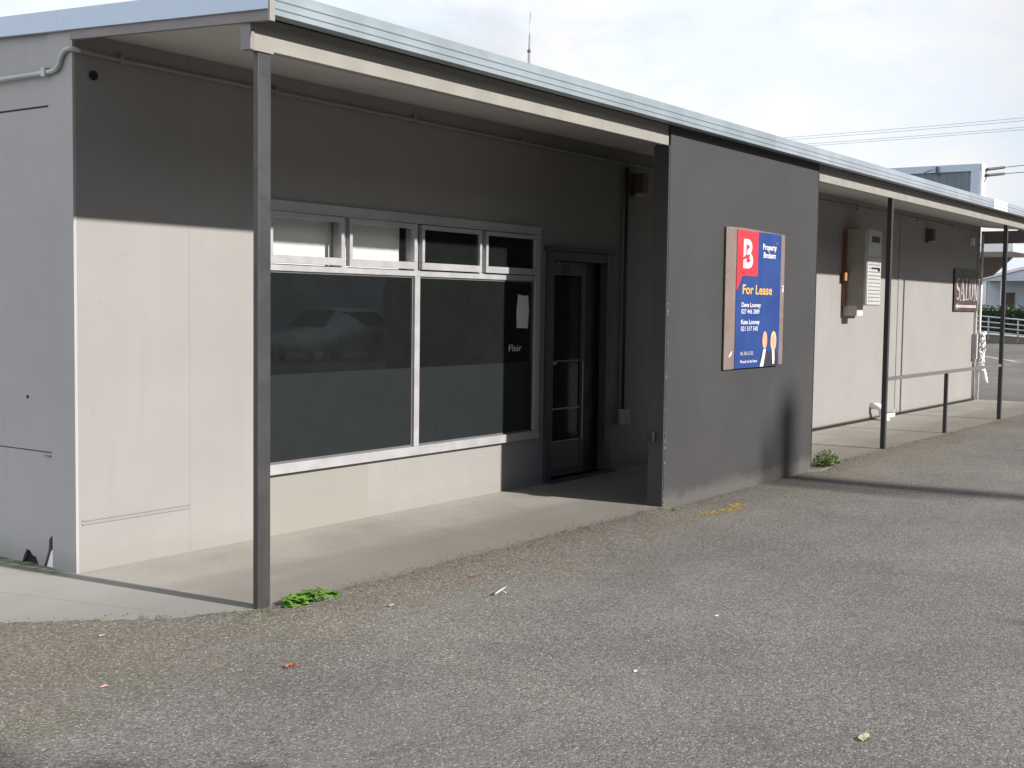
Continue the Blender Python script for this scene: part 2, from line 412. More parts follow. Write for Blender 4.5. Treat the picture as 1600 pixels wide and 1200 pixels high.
for i in range(len(gx)-1):
    for j in range(len(gy)-1):
        g.b.faces.new((gv[i][j], gv[i+1][j], gv[i+1][j+1], gv[i][j+1]))
o = g.build('ground', M['asphalt'], smooth=True); tag(o, kind='structure')
s = MB()
top = [(-9.05, 4.3), (-4.25, 1.5), (-2.45, .45), (-1.56, -.22), (-1.01, -.70), (-.61, -1.08), (-.34, -1.33), (.02, -1.52), (4.15, -1.53), (4.32, -1.40), (7.12, -1.40), (7.28, -1.53), (18.38, -1.53), (18.38, 4.3)]
s.poly([(x, y, 0) for x, y in top], (0, 0, -.10))
o = s.build('pavement', M['concrete']); tag(o, kind='structure')

# loose chip swept up along the slab edge
st = MB()
for i in range(9000):
    while 1:
        if random.random() < .75: x = random.uniform(-1.8, 10.5)
        else: x = random.uniform(-3, 13)
        k_ = random.random()
        dd = random.gauss(.05, .10) if k_ < .7 else random.random()**1.5*1.6
        if x < 0:
            y = random.uniform(-1.6, 1.0); d_ = slab_d(x, y)
            if abs(d_-.06) > .18 and random.random() > .04: continue
            if d_ < -.2: continue
        else: y = -1.45-dd
        if 4.15 < x < 7.2 and y > -1.445: continue
        if y > -1.25 and x > 0: continue
        break
    zz = max(ground_z(x, y), 0 if (y > -1.5 and not 4.2 < x < 7.1 and slab_d(x, y) < .05) else -1)
    r = random.uniform(.0025, .0065)*(1.25 if random.random() < .06 else 1)
    c = Vector((x, y, zz+r*.4)); q = [Vector((random.uniform(.6, 1.2)*math.cos(a), random.uniform(.6, 1.2)*math.sin(a), 0)) for a in (0, 1.6, 3.1, 4.7)]
    vs = [st.b.verts.new(c+k*r) for k in q]; t_ = st.b.verts.new(c+Vector((random.uniform(-.3, .3), random.uniform(-.3, .3), .75))*r)
    for k in range(4): st.b.faces.new((vs[k], vs[(k+1) % 4], t_))
o = st.build('gravel', M['stone']); tag(o, 'loose stone chip scattered along the edge of the concrete slab', 'gravel', kind='stuff')

def strip(name, pts, z, mat):
    o = MB().poly([(x, y, z) for x, y in pts]).build(name, mat); tag(o, kind='structure')
ym = MB(); yp_ = [(4.18+.06*k, -1.80-.10*math.sin(min(1, k/7)*PI/2)+(.06 if k > 9 else 0)) for k in range(13)]
for (xa, ya), (xb, yb_) in zip(yp_, yp_[1:]):
    for q in range(3):
        o1, o2 = q*.035, (q+1)*.035
        ym.b.faces.new([ym.b.verts.new((x, y, ground_z(x, y)+.0045)) for x, y in ((xa, ya+o1), (xb, yb_+o1), (xb, yb_+o2), (xa, ya+o2))])
o = ym.build('yellow_paint_mark', M['yellowpaint']); tag(o, kind='structure')
strip('road_marking', [(43.6, 6.75), (43.7, 6.9), (35.2, 3.0), (35.1, 2.85)], -.022, M['roadwhite'])
strip('road_marking', [(40.4, 5.7), (40.6, 5.7), (33.9, 1.5), (33.7, 1.5)], -.018, M['roadwhite'])
MB_k = MB().box(18.42, 18.47, -3.2, 3, -.06, -.012, .004).build('kerb', M['concrete']); tag(MB_k, kind='structure')

# ------------------------------------------------------------------ the shop building
B = thing('shop_building', (0, 0, 0), 'long low vacant shop with beige wall, deep verandah and charcoal panel', 'building')
H = 3.02
xs = [0.0, 1.36, 4.56, 4.72, 5.79, 18.35]; zs = [-.02, .02, .42, 2.02, 2.20, H+.03]
def hole(x, z): return (1.36 < x < 4.56 and .42 < z < 2.20) or (4.72 < x < 5.79 and .02 < z < 2.02)
fw = MB().grid_wall(xs, zs, 0, .14, hole).build('front_wall', M['wall'], B)
# thin cover battens and skirting on the facade
for z in (.272, .292): MB().box(.03, .803, -.007, -.0005, z, z+.006).build('cover_strip', M['wall'], B)
for x in (14.02, 18.20): MB().box(x, x+.10, -.009, -.0005, .10, 2.9, .002).build('wall_batten', M['wall'], B)
MB().box(7.2, 14.0, -.004, -.0005, .03, .09, .002).build('skirting', M['wall'], B)
MB().box(14.14, 18.19, -.004, -.0005, .03, .09, .002).build('skirting', M['wall'], B)

# end wall: core, flat cladding with broken foot, corner board
MB().box(.03, .14, .141, 9, -.02, 3.03).build('end_wall_core', M['endwall_skylit'], B)
MB().box(.0186, .0296, .21, .62, -.01, .30).build('cavity_shade_box', M['dark'], B)  # near-black box stands in for the shade behind the broken cladding
def P3(y, z): return (0.0, y, z)
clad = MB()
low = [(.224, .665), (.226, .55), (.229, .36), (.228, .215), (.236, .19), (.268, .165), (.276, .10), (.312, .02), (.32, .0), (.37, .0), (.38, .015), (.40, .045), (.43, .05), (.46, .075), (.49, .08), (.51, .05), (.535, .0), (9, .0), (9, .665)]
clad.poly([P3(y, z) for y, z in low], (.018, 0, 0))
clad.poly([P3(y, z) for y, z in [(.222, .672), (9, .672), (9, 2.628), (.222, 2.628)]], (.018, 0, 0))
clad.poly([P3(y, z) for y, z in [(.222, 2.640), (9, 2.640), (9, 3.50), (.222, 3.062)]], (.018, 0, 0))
clad.build('end_cladding', M['endwall_skylit'], B)
MB().poly([(.004, .245, .0), (.004, .30, .0), (.006, .262, .09), (.010, .236, .12)], (.012, 0, 0)).build('torn_cladding_flap', M['white'], B)
cb = MB(); cb.box(-.014, .006, -.004, .218, -.02, 3.045, .004); cb.build('corner_board', M['endwall_skylit'], B)
MB().box(-.010, -.0005, .24, .30, .645, .651).build('crack_repair', M['fascia'], B)
MB().disc((-.0002, .464, .979), .011, (-1, 0, 0), .002, 14).build('fixing_hole', M['dark'], B)
MB().disc((.123, -.0005, 2.80), .026, (0, -1, 0), .012, 18).build('wall_plug', M['dark'], B)
MB().box(18.26, 18.352, .143, 9, -.02, 3.0).build('far_end_wall', M['wall'], B)

# roof: nearly flat iron, gutter, barge, soffit
sl = .050
def zr(y): return 3.045+(y+1.50)*sl
rf = MB()
rf.poly([(-.02, -1.50, zr(-1.5)), (-.02, 9.3, zr(9.3)), (-.02, 9.3, zr(9.3)-.05), (-.02, -1.50, zr(-1.5)-.05)], (18.62, 0, 0))
rf.build('roof', M['roof'], B)
def gutter_profile(x0, x1, mat, dy=0.0):
    # ribbed box gutter: three flat bands with a small bright roll between them
    pr = [(-1.505, 3.042), (-1.525, 3.056), (-1.541, 3.052), (-1.543, 3.014), (-1.547, 3.011), (-1.5485, 3.004), (-1.547, 2.999), (-1.543, 2.998), (-1.544, 2.974), (-1.548, 2.971), (-1.5495, 2.964), (-1.548, 2.959), (-1.544, 2.958), (-1.545, 2.930), (-1.538, 2.926), (-1.48, 2.926), (-1.48, 2.932), (-1.505, 2.934)]
    c = (-1.52, 2.99)
    pr = [(y+(y-c[0])*dy*6, z+(z-c[1])*dy) for y, z in pr]
    return MB().poly([(x0, y, z) for y, z in pr], (x1-x0, 0, 0)).build('gutter', mat, B)
gutter_profile(-.014, 5.95, M['gutter']); gutter_profile(5.951, 13.4, M['gutter_b']); gutter_profile(13.401, 18.60, M['gutter_b'])
j = MB().box(13.15, 13.85, -1.5465, -1.5, 2.929, 3.054, .002).build('gutter_joint', M['white'], B)
# gable barge (pale blue flashing) over a brown grey board
MB().poly([(-.045, -1.575, 2.944), (-.045, 9.3, 2.944+10.875*sl), (-.045, 9.3, 3.056+10.875*sl), (-.045, -1.575, 3.056)], (.024, 0, 0)).build('barge_flashing', M['barge'], B)
MB().poly([(-.030, -1.575, 2.893), (-.030, -.005, 2.893+1.58*sl), (-.030, -.005, 2.975+1.58*sl), (-.030, -1.575, 2.975)], (.028, 0, 0)).build('barge_board', M['brownboard'], B)
MB().box(-.050, -.016, -1.590, -1.5755, 2.885, 3.062, .003).build('barge_end_cap', M['trim'], B)
MB().poly([(0.0, -.0005, 3.022), (0.0, -1.352, 2.905), (0.0, -1.352, 2.925), (0.0, -.0005, 3.042)], (18.5, 0, 0)).build('soffit', M['soffit'], B)
MB().box(-.0, 18.52, -1.478, -1.415, 2.945, 3.02, .002).build('fascia_board', M['fascia'], B)
MB().box(-.012, 4.262, -1.413, -1.355, 2.785, 2.94, .004).build('verandah_beam', M['trim'], B)
MB().box(7.245, 18.52, -1.413, -1.355, 2.785, 2.94, .004).build('verandah_beam', M['trim'], B)
MB().box(-.016, .012, -1.420, -1.350, 2.775, 2.89, .003).build('beam_end_block', M['brownboard'], B)
MB().box(18.40, 18.48, -1.352, -.001, 2.735, 2.95, .004).build('end_beam', M['brownboard'], B)
# verandah posts
def post(x0, x1, y0, y1, top, z0=-.01): return MB().box(x0, x1, y0, y1, z0, top, .004).build('verandah_post', M['post'], B)
post(.044, .130, -1.410, -1.376, 2.786)
post(9.44, 9.495, -1.415, -1.362, 2.786)
post(14.42, 14.48, -1.415, -1.362, 2.786)
MB().box(.0, .14, -1.419, -1.36, 2.773, 2.786, .002).build('post_cap', M['trim'], B)
# solid panel bay
pb = MB(); pb.box(4.262, 7.245, -1.432, -1.30, -.06, 2.942, .003); pb.build('charcoal_panel', M['panel'], B)
MB().box(4.24, 4.261, -1.43, -1.30, -.05, 2.785, .002).build('panel_edge_board', M['post'], B)
MB().box(4.19, 4.239, -1.36, -1.31, .50, .58, .004).build('panel_socket', M['black'], B)
MB().box(7.2455, 7.262, -1.433, -1.30, -.05, 2.9, .002).build('panel_edge_board', M['black'], B)

random.seed(5)
m = MB()
for k in range(26):
    z = random.uniform(.0, 1.6)**1.0; w_ = random.uniform(.004, .012); h_ = random.uniform(.006, .03)
    m.poly([(4.262, -1.4328, z), (4.262+w_, -1.4328, z+h_*.3), (4.262+w_*.7, -1.4328, z+h_), (4.262, -1.4328, z+h_*.9)])
o = m.build('paint_chips', M['trim'], B); tag(o, kind='stuff')
# the room behind the glass
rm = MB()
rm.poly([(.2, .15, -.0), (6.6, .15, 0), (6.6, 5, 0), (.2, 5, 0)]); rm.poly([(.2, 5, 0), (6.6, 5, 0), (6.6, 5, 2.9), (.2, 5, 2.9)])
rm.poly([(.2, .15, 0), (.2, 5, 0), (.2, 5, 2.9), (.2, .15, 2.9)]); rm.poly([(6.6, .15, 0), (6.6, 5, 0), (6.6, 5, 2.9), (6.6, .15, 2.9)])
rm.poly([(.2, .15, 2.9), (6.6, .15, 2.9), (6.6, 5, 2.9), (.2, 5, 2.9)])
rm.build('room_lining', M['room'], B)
# window: outer frame, four hoppers, two fixed lights
W = MB()
fy0, fy1 = -.035, .07
def bx(m, x0, x1, z0, z1, y0=fy0, y1=fy1, bev=.003): m.box(x0, x1, y0, y1, z0, z1, bev)
bx(W, 1.36, 4.575, 2.145, 2.215); bx(W, 1.36, 4.575, .412, .478, -.045)
bx(W, 1.36, 1.42, .479, 2.144); bx(W, 4.510, 4.575, .479, 2.144)
bx(W, 1.421, 4.509, 1.755, 1.800, -.025); bx(W, 2.915, 2.975, .479, 1.754, -.03)
for x in (2.155, 3.752): bx(W, x-.022, x+.022, 1.801, 2.144, -.01)
bx(W, 2.92, 2.97, 1.801, 2.144, -.01)
win = W.build('window', M['alu'], B)
hop = [(1.425, 2.128), (2.182, 2.914), (2.976, 3.725), (3.779, 4.505)]
for i, (a, c) in enumerate(hop):
    m = MB(); z0, z1 = 1.806, 2.139
    bx(m, a, c, z0, z0+.052, -.048, -.008); bx(m, a, c, z1-.034, z1, -.048, -.008)
    bx(m, a, a+.030, z0+.053, z1-.035, -.048, -.008); bx(m, c-.030, c, z0+.053, z1-.035, -.048, -.008)
    m.build('sash', M['alu'], win)
    MB().box(a+.031, c-.031, -.028, -.022, z0+.053, z1-.035).build('sash_glass', M['glass_clear'] if i < 2 else M['glass'], win)
for a, c in ((1.421, 2.914), (2.976, 4.509)):
    m = MB(); q = .012
    m.box(a, c, -.012, .002, .479, .479+q); m.box(a, c, -.012, .002, 1.754-q, 1.754); m.box(a, a+q, -.012, .002, .479+q, 1.754-q); m.box(c-q, c, -.012, .002, .479+q, 1.754-q)
    m.build('glazing_bead', M['alu_dk'], win)
    MB().box(a+q, c-q, -.008, -.002, .479+q, 1.754-q).build('pane', M['glass'], win)
for a, c in ((1.434, 2.902), (2.989, 4.496)):
    MB().box(a, c, -.0098, -.0083, .492, 1.070).build('frosted_film', M['film'], win)
MB().text('Flair', 4.16, 4.345, 1.166, 1.222, -.0095, .004).build('lettering', M['sign_white'], win)
# blinds inside the first two hoppers, notice on the glass
for x0, x1, lab in ((1.40, 2.150, 'white cloth blind behind the first small upper pane beside the near post'), (2.17, 2.875, 'white cloth blind with a frayed top behind the second small upper pane')):
    m = MB(); n = 22
    pts = [(x0+(x1-x0)*k/n, .095+.0015*math.sin(k*1.7)) for k in range(n+1)]
    for k in range(n):
        f0 = .0 if x0 < 2 else (.018*math.sin(k*2.3) if 5 < k < 15 else 0)
        q = [m.b.verts.new(p) for p in ((pts[k][0], pts[k][1], 1.80), (pts[k+1][0], pts[k+1][1], 1.80), (pts[k+1][0], pts[k+1][1], 2.135+f0), (pts[k][0], pts[k][1], 2.135+f0))]
        m.b.faces.new(q)
    o = m.build_at('window_blind', M['blind'], (x0, .095, 1.80)); tag(o, lab, 'blind', 'blinds behind the upper panes')
    sf = o.modifiers.new('thickness', 'SOLIDIFY'); sf.thickness = .003
nt = MB().poly([(4.27, -.0105, 1.36), (4.43, -.0105, 1.355), (4.445, -.0105, 1.50), (4.43, -.0105, 1.635), (4.38, -.0105, 1.628), (4.285, -.0105, 1.64), (4.265, -.0105, 1.5)], (0, .0018, 0)).build_at('notice_paper', M['paper'], (4.35, -.0105, 1.35))
tag(nt, 'blank torn sheet of paper stuck inside the shop window above the small white lettering', 'paper')

# door
D = MB()
D.box(4.70, 4.80, -.03, .10, .021, 2.03, .004); D.box(5.69, 5.81, -.03, .10, .021, 2.03, .004); D.box(4.801, 5.689, -.025, .10, 1.945, 2.03, .004)
D.box(4.67, 5.84, -.05, -.001, 2.031, 2.06, .004); D.box(4.70, 5.81, -.09, .10, -.01, .020, .004)
door = D.build('door', M['doorframe'], B)
L = MB()
L.box(4.803, 4.885, .025, .065, .03, 1.94, .003); L.box(5.345, 5.405, .025, .065, .03, 1.94, .003)
L.box(4.886, 5.344, .025, .065, 1.82, 1.94, .003); L.box(4.886, 5.344, .025, .065, .03, .10, .003)
L.build('door_leaf', M['doorleaf'], door)
MB().box(4.886, 5.344, .030, .055, .101, .335, .003).build('kick_plate', M['kick'], door)
MB().box(4.886, 5.344, .042, .048, .35, 1.819).build('door_glass', M['glass_door'], door)
MB().box(4.93, 5.335, .050, .054, 1.40, 1.80).build('door_blind', M['boxgrey'], door)
for q in ((4.886, 5.344, .030, .041, .628, .640), (4.886, 5.344, .028, .041, .337, .348), (4.95, 5.33, .030, .041, 1.055, 1.062), (5.366, 5.376, .016, .0245, .34, 1.05)): MB().box(*q).build('push_bar', M['boxgrey'], door)
k = MB().ball((4.85, -.012, 1.05), .021); k.tube([(4.85, .024, 1.05), (4.85, -.01, 1.05)], .012); k.build('handle', M['brass'], door)
MB().box(5.406, 5.688, .045, .06, .03, 1.94).build('sidelight', M['black'], door)
MB().text('204', 4.99, 5.13, 1.835, 1.925, .0235, .01).build('lettering', M['black'], door)
MB().ball((4.86, -.034, 1.925), .008).build('door_stud', M['steel'], door)

# ------------------------------------------------------------------ services fixed to the wall
C = thing('wall_conduit', (0, -.02, 2.9), 'grey conduit pipe running round the corner and along the whole shop wall', 'pipe')
def bez(a, b, c, n=6): return [tuple((1-t)**2*a[i]+2*t*(1-t)*b[i]+t*t*c[i] for i in range(3)) for t in [k/n for k in range(1, n+1)]]
pth = [(-.03, 6, 2.83), (-.03, .18, 2.814)] + bez((-.03, .18, 2.814), (-.03, .10, 2.814), (-.03, .085, 2.86)) + bez((-.03, .085, 2.86), (-.03, .06, 2.925), (-.03, .0, 2.925)) + bez((-.03, .0, 2.925), (-.03, -.028, 2.922), (.02, -.028, 2.918)) + [(.3, -.022, 2.912), (3, -.02, 2.906), (6.6, -.02, 2.895), (12, -.02, 2.93), (18.2, -.02, 2.925)]
MB().tube(pth[:-5], .0135, 12).build('end_pipe', M['conduit_green'], C)
MB().tube(pth[-6:], .0125, 12).build('wall_pipe', M['wall'], C)
for x in (.30, 1.5, 2.9, 4.3, 5.7, 8.6, 10.4, 12.2, 14.8, 16.6):
    zc = 2.912-.0024*x if x < 7 else 2.912+.0012*(x-6)
    m = MB(); m.box(x-.012, x+.012, -.036, -.001, zc-.02, zc+.024, .003); m.box(x-.004, x+.004, -.02, -.001, zc+.024, zc+.045); m.build('pipe_clip', M['wall'], C)
m = MB(); m.box(-.05, -.001, .20, .235, 2.79, 2.84, .004); m.build('pipe_clip', M['conduit_green'], C)
J = thing('switch_box', (6.03, 0, .43), 'small pale grey junction box low on the wall right of the door', 'junction box')
MB().box(5.985, 6.09, -.07, -.001, .43, .575, .008).build('box_body', M['boxgrey'], J)
MB().tube([(6.02, -.028, .575), (6.02, -.028, 2.86)], .017, 10).build('riser_pipe', M['post'], J)
MB().disc((6.035, -.07, .50), .022, (0, -1, 0), .008).build('knob', M['conduit'], J)
def wall_lamp(x, label):
    l = thing('wall_lamp', (x, 0, 2.58), label, 'wall lamp', 'brown lamps high on the shop wall')
    MB().box(x-.07, x+.07, -.03, -.001, 2.60, 2.82, .006).build('back_plate', M['lampbrown'], l)
    m = MB(); m.box(x-.055, x+.055, -.13, -.031, 2.63, 2.815, .012); m.build('lamp_body', M['lampbrown'], l)
    MB().box(x-.045, x+.045, -.12, -.04, 2.60, 2.629, .004).build('lens', M['boxgrey'], l)
wall_lamp(6.20, 'brown box lamp high on the wall above the low junction box')
wall_lamp(15.30, 'brown box lamp on the far wall between heater and salon board')
sn = MB().box(17.72, 17.80, -.06, -.001, 2.68, 2.80, .01); o = sn.build_at('movement_sensor', M['pvc'], (17.76, 0, 2.68)); tag(o, 'tiny white sensor under the pipe near the far end of the wall', 'sensor')

# louvred gas heater box on the far wall
X = thing('heater_box', (12.05, 0, 1.60), 'grey louvred heater cabinet projecting from the wall beyond the charcoal panel', 'heater')
MB().box(11.775, 12.31, -.32, -.03, 1.61, 2.61, .006).build('cabinet', M['mesh_grey'], X)
MB().box(11.73, 11.774, -.05, -.001, 1.60, 2.60, .003).build('mounting_frame', M['rust'], X)
m = MB(); m.box(11.785, 12.30, -.330, -.3202, 1.62, 2.605, .003); fp = m.build('front_panel', M['appliance'], X)
m = MB()
for k in range(13):
    z = 1.66+k*.048
    for i in range(9):
        x = 11.825+i*.05
        m.poly([(x, -.3305, z), (x+.036, -.3305, z), (x+.036, -.343, z+.008), (x, -.343, z+.008)], (0, 0, .012))
m.build('louvre', M['appliance'], fp)
MB().box(11.92, 12.22, -.334, -.3302, 2.44, 2.52, .002).build('display', M['black'], X)
m = MB(); m.box(11.92, 12.22, -.345, -.3302, 2.095, 2.112, .002); m.box(12.17, 12.22, -.345, -.3302, 2.06, 2.094, .002); m.build('latch_handle', M['black'], X)
MB().box(11.66, 11.772, -.075, -.051, 1.93, 2.04, .004).build('hinge', M['orange'], X)
MB().box(11.762, 11.7745, -.325, -.29, 1.61, 2.6, .002).build('edge_strip', M['appliance'], X)
MB().box(11.79, 12.02, -.20, -.01, 1.47, 1.609, .004).build('pipe_cover', M['tan'], X)

# white gully pipe at the foot of the wall
G = thing('gully_pipe', (13.15, -.1, 0), 'white plastic waste pipe elbow at the wall foot left of the third post', 'pipe')
MB().tube([(13.0, -.001, .20), (13.0, -.08, .20)] + bez((13.0, -.08, .20), (13.0, -.15, .20), (13.04, -.155, .12)) + [(13.06, -.16, .0)], .045, 14).build('elbow', M['pvc'], G)
m = MB(); m.tube([(13.06, -.16, -.005), (13.06, -.16, .035)], .10, 18); m.tube([(13.1, -.16, .06), (13.5, -.15, .05)], .045, 12); m.build('collar', M['pvc'], G)

# SALON board
Z = thing('salon_sign', (17.5, 0, 1.55), 'dark SALON board with a left arrow at the far end of the wall', 'sign')
MB().box(16.79, 18.19, -.03, -.024, 1.55, 2.25, .002).build('board', M['salon'], Z)
def salon_letter(m, ch, x, w, z0, z1):
    y = -.0325; e = Vector((0, .0015, 0)); t = w*.30; th = w*.14; h = z1-z0
    def q(pts): m.poly([(x+a*w, y, z0+b*h) for a, b in pts], e)
    tt = .26; sr = .05
    if ch == 'A':
        q([(.40, 1), (.62, 1), (1.0, .0), (.70, 0)]); q([(.40, 1), (.47, .86), (.13, 0), (.03, 0)]); q([(.24, .28), (.76, .28), (.73, .34), (.26, .34)])
        q([(-.08, 0), (.26, 0), (.26, -sr*.8), (-.08, -sr*.8)]); q([(.58, 0), (1.1, 0), (1.1, -sr*.8), (.58, -sr*.8)])
    if ch == 'L':
        q([(.15, sr), (.15+tt, sr), (.15+tt, 1-sr), (.15, 1-sr)]); q([(0, 0), (1, 0), (1, sr), (0, sr)]); q([(.9, sr), (1, sr), (1, .28)]); q([(0, 1-sr), (.56, 1-sr), (.56, 1), (0, 1)])
    if ch == 'N':
        q([(.1, 0), (.22, 0), (.22, 1), (.1, 1)]); q([(.78, 0), (.90, 0), (.90, 1), (.78, 1)]); q([(.222, 1), (.222, .80), (.60, 0), (.777, 0), (.777, .06), (.36, 1)])
        q([(-.05, 0), (.36, 0), (.36, -sr*.7), (-.05, -sr*.7)]); q([(.64, 1), (1.04, 1), (1.04, 1+sr*.7), (.64, 1+sr*.7)])
    if ch == 'O':
        n = 24
        for k in range(n):
            a0, a1 = 2*PI*k/n, 2*PI*(k+1)/n
            f = lambda a: ((.5+.5*math.cos(a), .5+.5*math.sin(a)), (.5+.24*math.cos(a), .5+.45*math.sin(a)))
            (o0, i0), (o1, i1) = f(a0), f(a1); q([o0, o1, i1, i0])
    if ch == 'S':
        pts = []
        for k in range(25):
            t_ = k/24; a = .9+t_*3.9 if t_ < .5 else None
            if t_ < .5: a = math.radians(20+250*t_*2); p = (.5+.40*math.cos(a), .74+.235*math.sin(a)); 
            else: a = math.radians(90-270*(t_-.5)*2); p = (.5+.40*math.cos(a), .265+.24*math.sin(a))
            pts.append(p)
        for k in range(24):
            (ax, az), (cx, cz) = pts[k], pts[k+1]; wd = .07+.11*math.sin(PI*k/23)**2
            dx, dz = cx-ax, (cz-az); ln = math.hypot(dx, dz) or 1; nx, nz = -dz/ln*wd, dx/ln*wd*.45
            q([(ax+nx, az+nz), (cx+nx, cz+nz), (cx-nx, cz-nz), (ax-nx, az-nz)])
        q([(.80, .80), (.92, .78), (.92, 1.0), (.86, 1.0)]); q([(.08, .0), (.14, 0), (.2, .2), (.08, .22)])
m = MB()
for i, (ch, w) in enumerate(zip('SALON', (.20, .25, .21, .24, .26))):
    salon_letter(m, ch, (16.90, 17.13, 17.42, 17.655, 17.92)[i], w, 1.74, 2.10)
m.build('lettering', M['silver'], Z)
MB().poly([(16.86, -.0325, 1.632), (16.99, -.0325, 1.69), (16.99, -.0325, 1.655), (18.10, -.0325, 1.655), (18.10, -.0325, 1.61), (16.99, -.0325, 1.61), (16.99, -.0325, 1.575)], (0, .0015, 0)).build('arrow', M['silver'], Z)
# thin downpipe with cloth tangled round it
Q = thing('downpipe', (18.30, -.06, 0), 'thin white pipe up the far corner of the shop wall', 'pipe')
MB().tube([(18.32, -.05, 0), (18.32, -.05, 2.9)], .022, 10).build('pipe', M['pvc'], Q)
MB().tube([(18.13, -.03, .0), (18.13, -.03, 1.54)], .02, 10).build('side_pipe', M['conduit'], Q)
m = MB(); m.box(18.02, 18.10, -.09, -.001, .72, 1.16, .01); m.build('meter_case', M['boxgrey'], Q)
m = MB()
random.seed(21)
for k in range(7):
    z = 1.18; x = 18.2+random.uniform(-.03, .10); pts = []
    for i in range(9):
        pts.append((x+random.uniform(-.06, .06), -.12+random.uniform(-.05, .03), z)); z -= random.uniform(.05, .10)
    m.tube(pts, random.uniform(.012, .03), 7, .012)
m.tube([(18.33, -.13, .62), (18.40, -.14, .45), (18.44, -.14, .30)], .02, 8, .06)
o = m.build_at('tied_cloth', M['white'], (18.25, -.12, .3)); tag(o, 'white rag knotted round the pipe at the far wall corner', 'cloth')

# ------------------------------------------------------------------ handrail
R_ = thing('handrail', (11.7, -1.39, 0), 'low grey rail between the far verandah posts with one short post', 'handrail')
MB().box(9.497, 14.418, -1.405, -1.365, .760, .800, .008).build('top_rail', M['railgrey'], R_)
MB().box(14.482, 18.30, -1.405, -1.365, .760, .800, .008).build('top_rail', M['railgrey'], R_)
MB().box(11.79, 11.835, -1.405, -1.362, -.01, .759, .004).build('rail_post', M['post'], R_)
MB().box(16.6, 16.645, -1.405, -1.362, -.01, .759, .004).build('rail_post', M['post'], R_)

# ------------------------------------------------------------------ lease sign
Y = thing('lease_sign', (5.8, -1.44, 1.03), 'blue and red For Lease board screwed to the charcoal panel', 'sign')
yb = -1.4525
MB().poly([(5.225, yb, 1.032), (6.44, yb, 1.045), (6.437, yb, 2.215), (5.9, yb, 2.226), (5.55, yb, 2.232), (5.222, yb, 2.224)], (0, .014, 0)).build('backing_board', M['board_brown'], Y)
yp = yb-.0045
U0, U1, V0, V1 = 5.425, 6.345, 2.212, 1.036
def uv(u, v): return (U0+u*(U1-U0), V0+v*(V1-V0))
def up(pts, y): return [(uv(u, v)[0], y, uv(u, v)[1]) for u, v in pts]
MB().poly(up([(0, 0), (1, 0), (1, 1), (0, 1)], yp), (0, .004, 0)).build('printed_panel', M['sign_blue'], Y)
yl = yp-.0012; ex = (0, .001, 0)
arc = [(.43+.03*math.cos(a), .305+.022*math.sin(a)) for a in [k*PI/12 for k in range(7)]]
MB().poly(up([(.0, .0), (.46, 0), (.46, .305)] + arc[1:] + [(.13, .327), (.115, .335), (.0, .445)], yl), ex).build('red_flag', M['sign_red'], Y)
ye = yl-.0012
m = MB()   # the emblem: a tall B made of a stem and two offset bowls
def bowl(cu, cv, ru, rv, t, a0, a1, n=14):
    for k in range(n):
        q0, q1 = a0+(a1-a0)*k/n, a0+(a1-a0)*(k+1)/n
        p = lambda a, s: (cu+(ru-t*s)*math.cos(a), cv+(rv-t*.78*s)*math.sin(a))
        m.poly(up([p(q0, 0), p(q1, 0), p(q1, 1), p(q0, 1)], ye), ex)
m.poly(up([(.135, .062), (.19, .062), (.19, .175), (.135, .195)], ye), ex)
m.poly(up([(.19, .062), (.235, .062), (.235, .10), (.19, .10)], ye), ex)
bowl(.235, .118, .085, .056, .055, -PI/2, PI/2+.35)
bowl(.245, .215, .10, .058, .058, -PI/2+.4, PI/2)
m.poly(up([(.135, .215), (.20, .20), (.20, .232), (.245, .232), (.245, .273), (.135, .273)], ye), ex)
m.build('emblem', M['sign_white'], Y)
def line(txt, u0, u1, vb, vt, mat, bold=.0, name='lettering', y=yl):
    a = uv(u0, vb); c = uv(u1, vt); MB().text(txt, a[0], c[0], a[1], c[1], y-.0004, bold).build(name, mat, Y)
line('Property', .565, .885, .124, .080, M['sign_white'], .03)
line('Brokers', .585, .865, .184, .141, M['sign_white'], .03)
MB().poly(up([(.875, .068), (.915, .058), (.895, .082)], yl), ex).build('tick_mark', M['sign_red'], Y)
line('For Lease', .135, .80, .458, .388, M['sign_yellow'], .022)
line('Dave Looney', .12, .55, .553, .520, M['sign_white'], .022)
line('027 446 2889', .12, .52, .602, .568, M['sign_white'], .010)
line('Kate Looney', .12, .53, .678, .645, M['sign_white'], .022)
line('021 517 340', .12, .49, .728, .694, M['sign_white'], .010)
line('06 356 5122', .12, .40, .905, .879, M['sign_grey'], .014)
line('Proud to be here', .12, .49, .962, .940, M['sign_white'], .02)
def ell(cu, cv, ru, rv, n=20): return [(cu+ru*math.cos(2*PI*k/n), cv+rv*math.sin(2*PI*k/n)) for k in range(n)]
MB().poly(up([(.55, .998), (.57, .93), (.61, .878), (.70, .868), (.76, .90), (.77, .998)], yl-.0002), ex).build('printed_suit', M['suit'], Y)
MB().poly(up([(.76, .998), (.775, .90), (.82, .872), (.91, .875), (.965, .91), (.975, .998)], yl-.0004), ex).build('printed_suit', M['suit'], Y)
MB().poly(up([(.555, .998), (.60, .93), (.63, .868), (.69, .868), (.665, .93), (.635, .998)], yl-.0018), ex).build('printed_shirt', M['sign_white'], Y)
MB().poly(up([(.83, .88), (.89, .878), (.90, .95), (.89, .985), (.85, .985), (.845, .94)], yl-.0018), ex).build('printed_shirt', M['sign_white'], Y)
MB().poly(up(ell(.655, .80, .055, .066), yl-.0030), ex).build('printed_face', M['skin'], Y)
MB().poly(up(ell(.858, .81, .068, .075), yl-.0030), ex).build('printed_hair', M['hair'], Y)
